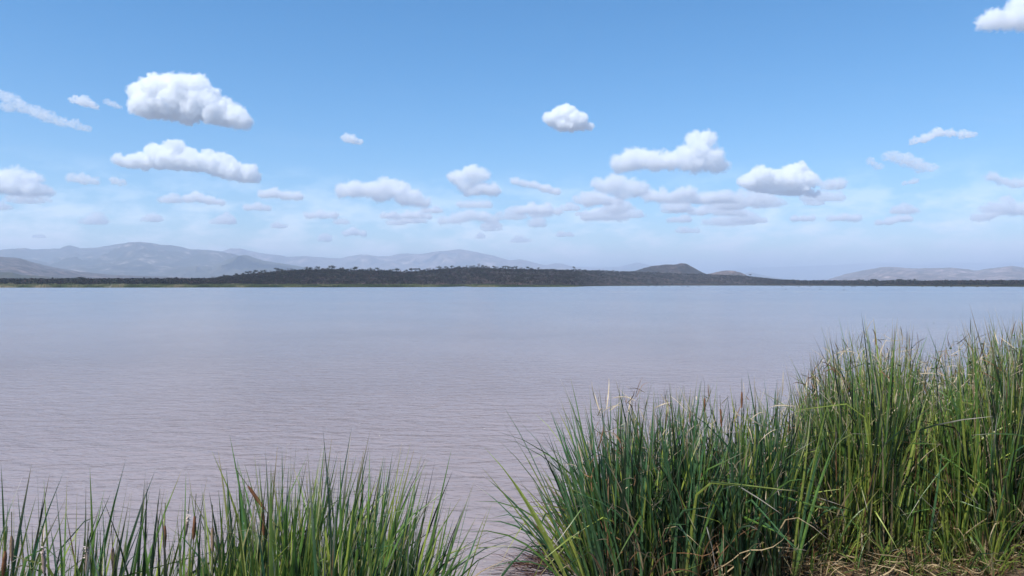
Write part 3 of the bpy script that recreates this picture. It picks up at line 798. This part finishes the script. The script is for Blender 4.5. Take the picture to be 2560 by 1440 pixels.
# ------------------------------------------------------------------ foreground reeds
NSEG = 8
def leaves(base, az, th0, curv, length, width, kink_s, kink_a, twist, colb, colm, colt, dry, rs, pw=1.8):
    """N blades at once: (N,NSEG+1,3,3) vertices and colours"""
    n = len(az)
    s = np.linspace(0, 1, NSEG + 1)
    pos = np.zeros((n, NSEG + 1, 3)); pos[:, 0] = base
    hd = np.stack([np.cos(az), np.sin(az), np.zeros(n)], 1)
    up = np.array([0, 0, 1.0])
    th = th0[:, None] + curv[:, None] * s[None, :] ** pw + kink_a[:, None] * (s[None, :] > kink_s[:, None])
    sway = rs.normal(0, 0.035, (n, 1)) * np.sin(s[None, :] * 5 + rs.uniform(0, 6, (n, 1)))
    th = np.clip(th + sway, -2.9, 2.9)
    dirs = hd[:, None, :] * np.sin(th)[:, :, None] + up[None, None, :] * np.cos(th)[:, :, None]
    step = length[:, None, None] / NSEG
    pos[:, 1:] = base[:, None, :] + np.cumsum(0.5 * (dirs[:, 1:] + dirs[:, :-1]) * step, axis=1)
    side0 = np.stack([-np.sin(az), np.cos(az), np.zeros(n)], 1)[:, None, :]
    nrm = np.cross(dirs, np.repeat(side0, NSEG + 1, axis=1))
    tw = twist[:, None] * (0.3 + s[None, :])
    tw = tw + (rs.uniform(0, 3.14, n))[:, None]
    side = side0 * np.cos(tw)[:, :, None] + nrm * np.sin(tw)[:, :, None]
    nn = np.cross(dirs, side)
    wprof = np.minimum(1, 0.55 + s * 2.5) * (1 - np.clip((s - 0.5) / 0.5, 0, 1) ** 1.9) + 0.03
    wv_ = width[:, None] * wprof[None, :] * 0.5
    V = np.stack([pos - side * wv_[:, :, None], pos + nn * (wv_ * 0.35)[:, :, None], pos + side * wv_[:, :, None]], 2)
    ft = sstep(0, 1, np.clip((s[None, :] - (1 - dry[:, None])) / 0.12, 0, 1))
    fb = 1 - sstep(0.0, 0.22, s)[None, :] * np.ones((n, 1))
    C = colm[:, None, :] * (1 + 0.25 * (s[None, :, None] - 0.5))
    C = C * (1 - fb[:, :, None]) + colb[:, None, :] * fb[:, :, None]
    C = C * (1 - ft[:, :, None]) + colt[:, None, :] * ft[:, :, None]
    C = np.repeat(C[:, :, None, :], 3, axis=2)
    return V, C

def blade_faces():
    f = []
    for i in range(NSEG):
        for j in range(2):
            a = i * 3 + j
            f.append([a, a + 1, a + 4, a + 3])
    return np.array(f)
BF = blade_faces()
NV = (NSEG + 1) * 3

GREEN = {'blue': (0.068, 0.148, 0.060), 'mid': (0.098, 0.180, 0.036), 'yel': (0.24, 0.29, 0.055), 'dark': (0.020, 0.042, 0.020)}
STRAW = (0.46, 0.35, 0.20); BROWN = (0.20, 0.11, 0.055); WHITE_TIP = (0.72, 0.60, 0.50)

FLAGS = {}
def plant_leaves(p, rs):
    """blade arrays of one shoot: p = dict(x,y,z,h,lean(2),mix,dead,nl,w,bend)"""
    n = p['nl']
    wind = np.array(p['lean'], float)
    az = rs.uniform(0, 2 * math.pi, n)
    sp = np.abs(rs.normal(0, p.get('spread', 0.075), n)) + 0.015
    vx = np.cos(az) * sp + wind[0]; vy = np.sin(az) * sp + wind[1]
    az2 = np.arctan2(vy, vx); th0 = np.hypot(vx, vy)
    curv = np.abs(rs.normal(0.04, 0.10, n)) + th0 * 0.5 + (rs.uniform(0, 1, n) < p['bend']) * rs.uniform(0.4, 1.3, n)
    L = p['h'] * rs.uniform(0.62, 1.04, n); L[0] = p['h'] * 1.03
    curv[0] *= 0.4
    broken = rs.uniform(0, 1, n) < p.get('broken', 0.10)
    kink_s = np.where(broken, rs.uniform(0.5, 0.85, n), 2.0)
    kink_a = np.where(broken, rs.uniform(0.7, 2.2, n), 0.0)
    base = np.array([p['x'], p['y'], p['z']])[None, :] + np.stack([rs.normal(0, 0.018, n), rs.normal(0, 0.018, n), np.full(n, -0.05)], 1)
    W = p['w'] * rs.uniform(0.7, 1.2, n)
    k = rs.choice(4, n, p=p['mix'])
    pal = np.array([GREEN['blue'], GREEN['mid'], GREEN['yel'], GREEN['dark']])
    cm = pal[k] * rs.uniform(0.6, 1.5, (n, 1))
    dead = rs.uniform(0, 1, n) < p['dead']
    br = rs.uniform(0, 1, n) < 0.4
    cd = np.where(br[:, None], np.array(BROWN), np.array(STRAW)) * rs.uniform(0.7, 1.2, (n, 1))
    cm = np.where(dead[:, None], cd, cm)
    curv = np.where(dead, curv + rs.uniform(0.0, 0.9, n), curv)
    W = np.where(dead, W * 0.6, W); L = np.where(dead, L * rs.uniform(0.55, 0.95, n), L)
    cb = np.array([[0.16, 0.14, 0.06]]) * rs.uniform(0.5, 1.3, (n, 1))
    ctp = np.where((rs.uniform(0, 1, n) < 0.5)[:, None], np.array(WHITE_TIP), np.array(STRAW)) * rs.uniform(0.8, 1.1, (n, 1))
    dry = np.where(rs.uniform(0, 1, n) < p.get('tip', 0.6), rs.uniform(0.06, 0.2, n), 0.0) - 0.001
    FLAGS.clear(); FLAGS.update(snap=bool(broken[:3].any()), straw=int(dead.sum()), tips=int((dry > 0).sum()), n=n)
    return leaves(base, az2, th0, curv, L, W, kink_s, kink_a, rs.normal(0, 0.7, n), cb, cm, ctp, dry, rs)

env = prof([(1330, 1250), (1400, 1075), (1450, 1040), (1490, 990), (1560, 955), (1620, 965), (1700, 965), (1760, 975), (1850, 990), (1900, 960), (1960, 950), (2000, 975), (2040, 895), (2100, 845), (2150, 825), (2220, 800), (2260, 820), (2310, 890), (2340, 905), (2370, 855), (2420, 825), (2460, 805), (2560, 775), (2900, 765)])
lenv = prof([(-300, 1210), (0, 1215), (60, 1190), (150, 1180), (260, 1210), (340, 1225), (450, 1235), (540, 1225), (610, 1150), (690, 1130), (770, 1110), (830, 1130), (900, 1120), (960, 1150), (1000, 1180), (1060, 1230), (1120, 1290), (1180, 1340)])
rp_ = np.random.default_rng(99)
plants = []
def add_plant(px, Y, env_f, side, **kw):
    x = U(px) * Y
    z0 = float(max(bank_z(np.array(x), np.array(Y)), -0.25))
    top = H - (float(env_f(px)) - HZ) * Y / F
    hmax = kw.pop('hmax', 2.55)
    h = min(top, hmax) - z0
    h *= kw.pop('hf', rp_.uniform(0.72, 1.0) if rp_.uniform() > 0.12 else rp_.uniform(1.0, 1.07))
    d = dict(x=float(x), y=float(Y), z=z0, h=float(h), px=px, side=side, nl=int(rp_.integers(5, 10)), w=0.022, dead=0.12, bend=0.08, lean=(rp_.normal(0, 0.05), rp_.normal(0, 0.05)), mix=[.35, .35, .2, .1])
    d.update(kw); plants.append(d)
# left stand, close to the camera
for i in range(900):
    px = rp_.uniform(-160, 1000)
    dens = np.interp(px, [-120, 100, 400, 520, 640, 880, 960, 1040], [0.45, 0.32, 0.38, 0.6, 1, 0.95, 0.45, 0.12])
    if rp_.uniform() > dens: continue
    Y = rp_.uniform(4.05, 5.3)
    left = px < 560
    add_plant(px, Y, lenv, 'left', hmax=2.1, hf=rp_.uniform(0.72, 1.04) if not left else rp_.choice([rp_.uniform(0.62, 0.88), rp_.uniform(0.92, 1.07)], p=[.65, .35]),
              w=0.023, lean=(rp_.normal(0.05 + 0.10 * sstep(650, 1100, px), 0.06), rp_.normal(0, 0.06)), dead=0.30 if left else 0.12, tip=0.55,
              mix=[.1, .35, .25, .3] if left else [.12, .43, .3, .15], bend=0.10, broken=0.14, nl=int(rp_.integers(5, 8)) if left else int(rp_.integers(6, 10)))
# middle stand: bluish reeds
for i in range(430):
    px = rp_.uniform(1478, 2000)
    if rp_.uniform() > np.interp(px, [1478, 1550, 1920, 1985, 2000], [0.35, 1, 1, 0.3, 0.15]): continue
    Y = rp_.uniform(7.05, 8.6)
    ln = -0.22 * (1 - sstep(1478, 1590, px))
    add_plant(px, Y, env, 'middle', lean=(ln + rp_.normal(0, 0.085), rp_.normal(0, 0.07)), mix=[.50, .18, .12, .2], dead=0.18, bend=0.06, broken=0.16, w=0.023, nl=int(rp_.integers(6, 10)), hf=rp_.uniform(0.70, 1.06), spread=0.08)
# leaves sweeping out over the water from the stand's left edge
for i in range(11):
    px = rp_.uniform(1445, 1500); Y = rp_.uniform(7.0, 8.0)
    add_plant(px, Y, lambda q: 1090, 'edge', lean=(rp_.uniform(-0.6, -0.28), rp_.normal(0, 0.08)), mix=[.3, .3, .3, .1], dead=0.25, bend=0.35, nl=int(rp_.integers(3, 6)), hf=rp_.uniform(0.75, 1.15))
# right stand
for i in range(1900):
    px = rp_.uniform(1985, 2900)
    Y = 7.65 + 3.8 * rp_.uniform() ** 1.15
    Y += np.interp(px, [2000, 2120], [0.4, 0])
    if rp_.uniform() > np.interp(px, [1985, 2010, 2060, 2280, 2325, 2380, 2600, 2900], [0.3, 0.5, 1, 1, 0.65, 1, 1, 0.5]): continue
    add_plant(px, Y, env, 'right', lean=(rp_.normal(0.0, 0.08), rp_.normal(0, 0.07)), mix=[.06, .40, .31, .23], dead=0.28, broken=0.16, hmax=2.75, w=0.020, tip=0.75, bend=0.06, hf=rp_.uniform(0.6, 1.04))
# fresh low clumps in front of the right stand
for cx, n_ in ((2130, 5), (2385, 7), (2240, 4), (2075, 4), (2500, 5), (2640, 4)):
    for i in range(n_):
        add_plant(cx + rp_.normal(0, 14), 7.75 + rp_.normal(0, 0.12), lambda q: 1180, 'clump', mix=[.0, .35, .6, .05], dead=0.08, hf=rp_.uniform(0.5, 1.0), w=0.018, bend=0.4, lean=(rp_.normal(0, 0.1), rp_.normal(-0.05, 0.1)))

# short fresh grass pushing up through the litter
for i in range(260):
    add_plant(rp_.uniform(1980, 2800), rp_.uniform(7.25, 8.3), lambda q: 1180, 'clump2', mix=[.0, .45, .35, .2], dead=0.3, hf=rp_.uniform(0.15, 0.7), w=0.012, bend=0.4, lean=(rp_.normal(0, 0.2), rp_.normal(-0.05, 0.15)), nl=int(rp_.integers(3, 7)))
# brown and dying leaves low between the left reeds
for i in range(170):
    px = rp_.uniform(-100, 1000)
    add_plant(px, rp_.uniform(4.1, 5.2), lambda q: 1215, 'left2', mix=[.0, .3, .4, .3], dead=0.75, hf=rp_.uniform(0.6, 0.98), w=0.018, bend=0.3, broken=0.4, lean=(rp_.normal(0.03, 0.12), rp_.normal(0, 0.1)), nl=int(rp_.integers(2, 5)))

# the 300 that show largest become things of their own
for d in plants:
    vis = np.clip(d['h'] * 1.0, 0, 3) / d['y']
    if d['side'] in ('clump2', 'left2'): d['score'] = -99; continue
    e = abs((env if d['side'] != 'left' else lenv)(d['px']) - (HZ + (H - d['z'] - d['h']) * F / d['y']))
    inside = -40 < d['px'] < 2600
    front = {'left': 10, 'edge': 9, 'clump': 4, 'middle': 2, 'right': 0}[d['side']]
    d['score'] = (vis * 8 + front - e * 0.01 - (d['y'] - 7) * 0.35) if inside else -99
order = sorted(range(len(plants)), key=lambda i: -plants[i]['score'])
solo = set(order[:288])
mass = {'left': [], 'right': []}

def n_leaf(d): return d['nl']
def ztag(d):
    px = d['px']
    if d['side'] == 'left':
        zs = [(60, 'at the far left edge of the left reed stand'), (180, 'beside the first seed heads of the left stand'), (300, 'in the sparse part left of the lone crossing blades'), (420, 'in the sparse middle of the left stand'), (560, 'just before the left stand thickens'),
              (660, 'where the left stand grows dense'), (760, 'left of the tallest blades of the left stand'), (860, 'among the tallest blades of the left stand'), (960, 'right of the tallest blades of the left stand'), (1050, 'on the thinning right side of the left stand'), (9999, 'at the right tip of the left stand over open water')]
    elif d['side'] == 'edge': return 'sweeping out over open water from the middle stand'
    elif d['side'] == 'clump':
        zs = [(2100, 'in the low fresh tuft at the left foot of the right stand'), (2190, 'in the low tuft in front of the tall peak'), (2300, 'in the small tuft over the straw litter'), (2440, 'in the bright green tuft at the foot of the right stand'), (9999, 'in the tuft near the bottom right corner')]
    elif d['side'] == 'middle':
        zs = [(1450, 'on the leaning left edge of the middle stand'), (1550, 'in the left part of the blue-green middle stand'), (1650, 'near the highest tips of the middle stand'), (1750, 'in the middle of the blue-green stand'), (1850, 'beside the brown seed heads of the middle stand'), (1930, 'in the right part of the middle stand'), (9999, 'by the gap between the middle and right stands')]
    else:
        zs = [(2100, 'on the left flank of the right stand'), (2200, 'left of the right stand\'s tall peak'), (2300, 'under the right stand\'s tall peak'), (2400, 'by the notch in the right stand'), (9999, 'in the right stand near the photo\'s edge')]
    for x, t in zs:
        if px < x: return t

for i, d in enumerate(plants):
    rs = np.random.default_rng(5000 + i)
    V, C = plant_leaves(d, rs)
    if i in solo:
        e = bpy.data.objects.new('reed_plant', None); COL.objects.link(e)
        b = np.array([d['x'], d['y'], d['z']]); e.location = b
        for q in range(len(V)):
            obj('leaf', mesh_np('leaf', V[q] - b, BF, C[q], smooth=True), M_reed, parent=e)
        tipy = HZ + (H - d['z'] - d['h']) * F / d['y']
        ev = float((env if d['side'] in ('middle', 'right') else lenv)(d['px'])) if d['side'] in ('middle', 'right', 'left') else tipy
        size = 'tall' if tipy < ev + 25 else ('short' if tipy > ev + 110 else 'half-high')
        ln = d['lean'][0]
        lean = 'leaning left' if ln < -0.06 else ('leaning right' if ln > 0.09 else 'upright')
        colr = 'blue-green' if d['mix'][0] > 0.5 else ('yellow-green' if d['mix'][2] > 0.5 else 'green')
        ext = 'with a snapped leaf' if FLAGS['snap'] else ('with straw-coloured leaves' if FLAGS['straw'] > 1 else ('with one dry leaf' if FLAGS['straw'] else ('with dry tips' if FLAGS['tips'] > 3 else ('with few leaves' if n_leaf(d) < 6 else 'full-leaved'))))
        sz_ = f"{size} {colr} reed {ext}, {lean}, {ztag(d)}"
        if len(sz_.split()) > 16: sz_ = f"{size} {colr} reed {ext}, {ztag(d)}"
        if len(sz_.split()) > 16: sz_ = f"{size} reed {ext}, {ztag(d)}"
        if len(sz_.split()) > 16: sz_ = f"{size} reed, {lean}, {ztag(d)}"
        tag(e, sz_, 'reed', {'left': 'reeds of the left stand', 'edge': 'reeds sweeping over the water', 'clump': 'low fresh reed tufts', 'middle': 'reeds of the middle stand', 'right': 'reeds of the right stand'}[d['side']])
    else:
        mass['left' if d['side'] == 'left' else 'right'].append((V, C))
def join_blades(name, lst, mat):
    V = np.concatenate([a for a, _ in lst]); C = np.concatenate([b for _, b in lst])
    n = len(V)
    f = (BF[None] + (np.arange(n) * NV)[:, None, None]).reshape(-1, 4)
    return obj(name, mesh_np(name, V, f, C, smooth=True), mat)
mass_r = mass['right'] + mass['left']

# cattail seed heads on their stems
def cattail(px, py, Y, hs=0.19, r=0.012, tilt=0.0, colr='brown', label=''):
    """px, py: photo position of the middle of the seed head"""
    zc_ = float(zat(py, Y)); x = float(U(px) * Y)
    zb = float(max(bank_z(np.array(x), np.array(Y)), -0.2))
    L = zc_ - zb
    x0 = x - math.tan(tilt) * L
    e = bpy.data.objects.new('cattail', None); COL.objects.link(e); e.location = (x0, Y, zb)
    e.rotation_euler = (0, tilt, 0)
    L = L / math.cos(tilt)
    vs, fs = [], []
    limb(vs, fs, (0, 0, 0), (0, 0, L * 0.6), 0.006, 0.005, 6); limb(vs, fs, (0, 0, L * 0.6), (0, 0, L + hs * 0.6 + 0.12), 0.005, 0.002, 6)
    c = np.tile(np.array([[0.16, 0.17, 0.06]]), (len(vs), 1))
    obj('stem', mesh_np('stem', [tuple(v) for v in vs], fs, c, smooth=True), M_reed, parent=e)
    k, rows = 9, 9
    V = []
    for i in range(rows + 1):
        t = i / rows
        rr = r * min(1, math.sin(math.pi * (0.04 + 0.92 * t)) ** 0.35) 
        for j in range(k):
            a = 2 * math.pi * j / k
            q = rr * (1 + 0.16 * random.uniform(-1, 1))
            V.append((q * math.cos(a), q * math.sin(a), L - hs / 2 + hs * t))
    f = [[i * k + j, i * k + (j + 1) % k, (i + 1) * k + (j + 1) % k, (i + 1) * k + j] for i in range(rows) for j in range(k)]
    bc = {'brown': (0.24, 0.11, 0.055), 'pale': (0.45, 0.33, 0.27), 'tan': (0.34, 0.23, 0.15)}[colr]
    c = np.array([bc]) * np.random.default_rng(int(px)).uniform(0.6, 1.3, (len(V), 1))
    obj('seed_head', mesh_np('seed_head', V, f, c), M_dry, parent=e)
    if colr == 'pale':   # fluff bursting from the ripe head
        n = 26; rf = np.random.default_rng(int(px) + 3)
        P = np.stack([rf.normal(0, 0.009, n), rf.normal(0, 0.009, n), L + hs * 0.35 + rf.normal(0, 0.02, n)], 1)
        v, ff, cc = leafcloud(P, rf.uniform(0.004, 0.013, n), np.tile(np.array([[0.62, 0.52, 0.46]]), (n, 1)), rf)
        obj('fluff', mesh_np('fluff', v, ff, cc), M_dry, parent=e)['kind'] = 'stuff'
    tag(e, label, 'cattail', 'cattails with seed heads')
CT = [(27, 1372, 4.1, .20, .0, 'tan', 'tan cattail head nearest the left edge of the photo'), (8, 1410, 4.0, .2, .1, 'brown', 'brown cattail cut by the left edge'),
      (107, 1405, 4.2, .2, -.05, 'pale', 'fluffy pale cattail low among the leftmost reeds'), (215, 1402, 4.1, .22, .04, 'pale', 'pale rough cattail with a white fluffy tip'), (281, 1400, 4.3, .2, -.05, 'tan', 'tan cattail right of the white-tipped one'),
      (410, 1345, 4.3, .2, .02, 'brown', 'slim brown cattail in the sparse part of the left stand'), (465, 1315, 4.4, .17, .12, 'pale', 'pinkish cattail shedding white fluff'), (484, 1320, 4.4, .2, .06, 'brown', 'brown-gold cattail close beside the shedding one'),
      (530, 1350, 4.3, .2, 0, 'tan', 'tan cattail where the left stand thickens'), (640, 1245, 4.6, .26, -.62, 'brown', 'brown cattail tilted steeply across the dense reeds'), (657, 1310, 4.4, .2, -.05, 'brown', 'dark brown cattail under the tilted one'),
      (1855, 1000, 7.4, .2, .0, 'brown', 'tall brown cattail at the right of the middle stand'), (1803, 1045, 7.3, .22, -.05, 'brown', 'thick brown cattail in the middle stand'), (1725, 1040, 7.5, .18, .0, 'tan', 'slim tan cattail left of the thick brown one'),
      (1762, 1012, 7.8, .18, .0, 'brown', 'short brown cattail between the slim and the thick ones'), (1667, 1040, 7.9, .2, .08, 'tan', 'tan cattail half hidden in the middle stand'),
      (2272, 1083, 8.0, .14, 0, 'pale', 'grey-pink fluffy cattail head in the right stand'), (2165, 1130, 7.9, .2, .05, 'brown', 'dark cattail low in the right stand'), (2447, 1040, 8.3, .2, -.05, 'brown', 'brown cattail near the right edge')]
for px, py, Y, hs_, tl, cc, lb in CT: cattail(px, py, Y, hs_ * (0.68 if Y < 6 else 0.8), 0.0108, tl, cc, lb)

# tangle of dead stalks: fallen between the shoots and lying on the bank
def straw(n, pxr, Yr, zr, seed, thr, lr=(0.25, 0.9), wr=(0.005, 0.014)):
    rs = np.random.default_rng(seed)
    px = rs.uniform(*pxr, n); Y = rs.uniform(*Yr, n)
    if Yr[0] > 7.5: Y += np.interp(px, [1900, 2200], [0, 0.0])
    x = U(px) * Y
    z = np.maximum(bank_z(x, Y), -0.03) + rs.uniform(0, 1, n) ** 2 * zr
    az = rs.uniform(0, 2 * math.pi, n)
    th0 = rs.uniform(*thr, n)
    cv = rs.normal(0.0, 0.6, n)
    L = rs.uniform(*lr, n)
    br = rs.uniform(0, 1, n)
    cm = np.where((br < 0.35)[:, None], np.array(BROWN) * 1.1, np.array(STRAW)) * rs.uniform(0.35, 1.05, (n, 1))
    cm = np.where((br > 0.80)[:, None], np.array([[0.12, 0.16, 0.04]]), cm)
    kk = rs.uniform(0, 1, n) < 0.3
    return leaves(np.stack([x, Y, z], 1), az, th0, cv, L, rs.uniform(*wr, n), np.where(kk, rs.uniform(0.3, 0.7, n), 2.0), np.where(kk, rs.uniform(-1.2, 1.2, n), 0), rs.normal(0, 1, n), cm * 0.8, cm, cm, np.zeros(n) - 0.001, rs)
lit = [straw(2600, (1960, 2900), (7.2, 9.0), 0.18, 1, (1.1, 1.75), (0.12, 0.5)), straw(1100, (1990, 2900), (7.7, 9.2), 0.35, 2, (0.2, 1.3), (0.3, 0.9)),
       straw(260, (1440, 2000), (7.0, 8.0), 0.4, 3, (0.2, 1.4), (0.3, 1.0)), straw(300, (2000, 2900), (7.9, 9.2), 1.0, 4, (0.1, 1.2), (0.3, 1.0))]
def bits(n, pxr, Yr, zlo, zhi, seed):
    rs = np.random.default_rng(seed)
    px = rs.uniform(*pxr, n); Y = rs.uniform(*Yr, n); x = U(px) * Y
    top = H - (env(px) - HZ) * Y / F
    z = zlo + (np.minimum(top, zhi) * 0.97 - zlo) * rs.uniform(0, 1, n)
    cm = np.where((rs.uniform(0, 1, n) < 0.3)[:, None], np.array(BROWN) * 1.2, np.array([[0.62, 0.5, 0.34]])) * rs.uniform(0.6, 1.1, (n, 1))
    return leaves(np.stack([x, Y, z], 1), rs.uniform(0, 6.28, n), np.abs(rs.normal(0.7, 0.6, n)), rs.normal(0, 0.9, n), rs.uniform(0.06, 0.32, n), rs.uniform(0.005, 0.012, n), np.full(n, 2.0), np.zeros(n), rs.normal(0, 1, n), cm, cm, cm, np.zeros(n) - 0.001, rs)
lit += [bits(2900, (1990, 2850), (7.9, 10.5), 0.1, 2.4, 11), bits(650, (1450, 1990), (7.0, 8.4), 0.0, 1.9, 12)]
o = join_blades('reed_litter', lit, M_dry)
tag(o, 'tangle of dead straw-coloured stalks on the bank under the right reeds', 'dead reeds', kind='stuff')
o = join_blades('reed_bed', mass_r, M_reed)
tag(o, 'dense green mass of reeds filling the stands on the right', 'reeds', kind='stuff')

# small-leaved weeds climbing between the shoots
rs = np.random.default_rng(61)
cs = []
for (a, b, Y, zmid, n, sp) in ((2000, 2080, 8.6, 1.0, 500, .25), (2080, 2200, 8.4, 1.1, 350, .35), (2180, 2330, 8.8, 1.5, 500, .3), (2330, 2600, 9.0, 1.5, 500, .35), (2240, 2420, 7.9, 0.15, 700, .12), (1960, 2100, 7.8, 0.25, 250, .15), (2420, 2600, 7.8, 0.12, 450, .1)):
    px = rs.uniform(a, b, n); Yr_ = Y + rs.normal(0, 0.25, n)
    x = U(px) * Yr_
    z = np.maximum(zmid + rs.normal(0, sp, n), bank_z(x, Yr_) + 0.02)
    low = zmid < 0.3
    c = (np.array([[0.22, 0.17, 0.09]]) if low else np.array([[0.06, 0.12, 0.035]])) * rs.uniform(0.6, 1.5, (n, 1))
    cs.append((np.stack([x, Yr_, z], 1), c))
P = np.concatenate([a for a, _ in cs]); c = np.concatenate([b for _, b in cs])
v, f, cc = leafcloud(P, rs.uniform(0.008, 0.024, len(P)), c, rs)
tag(obj('weeds', mesh_np('weeds', v, f, cc), M_reed), 'small-leaved weeds growing among the right reeds', 'weeds', kind='stuff')

# scum, feathers and leaf scraps afloat, and dark sunken weed at the foot of the middle stand
rs = np.random.default_rng(77)
n = 170
px = rs.uniform(600, 1500, n); Y = 7.2 + rs.uniform(0, 1, n) ** 2 * 12
x = U(px) * Y
k = rs.uniform(0, 1, n)
c = np.where((k < 0.6)[:, None], np.array([[0.62, 0.58, 0.5]]), np.array([[0.2, 0.22, 0.08]]))
V, C = leaves(np.stack([x, Y, np.full(n, 0.006)], 1), rs.uniform(0, 6.28, n), np.full(n, 1.56), np.zeros(n), rs.uniform(0.02, 0.09, n), rs.uniform(0.006, 0.02, n), np.full(n, 2.0), np.zeros(n), np.zeros(n), c, c, c, np.zeros(n) - .001, rs)
V[:, :, :, 2] = 0.004 + 0.006 * rs.uniform(0, 1, (n, 1, 1))
tag(join_blades('floating_debris', [(V, C)], M_dry), 'pale scraps of leaf and feather afloat on the near water', 'debris', kind='stuff')
n = 240
px = rs.normal(1385, 45, n); Y = rs.normal(7.95, 0.22, n)
x = U(px) * Y
c = np.array([[0.07, 0.035, 0.028]]) * rs.uniform(0.5, 1.6, (n, 1))
V, C = leaves(np.stack([x, Y, np.full(n, 0.0)], 1), rs.normal(2.8, 0.7, n), rs.uniform(1.3, 1.62, n), rs.normal(0.1, 0.15, n), rs.uniform(0.15, 0.55, n), rs.uniform(0.004, 0.01, n), np.full(n, 2.0), np.zeros(n), rs.normal(0, 1, n), c, c, c, np.zeros(n) - .001, rs)
V[:, :, :, 2] = np.clip(V[:, :, :, 2], 0.004, 0.05)
tag(join_blades('sunken_weed', [(V, C)], M_dry), 'dark reddish weed at the water surface beside the middle reeds', 'weed', kind='stuff')
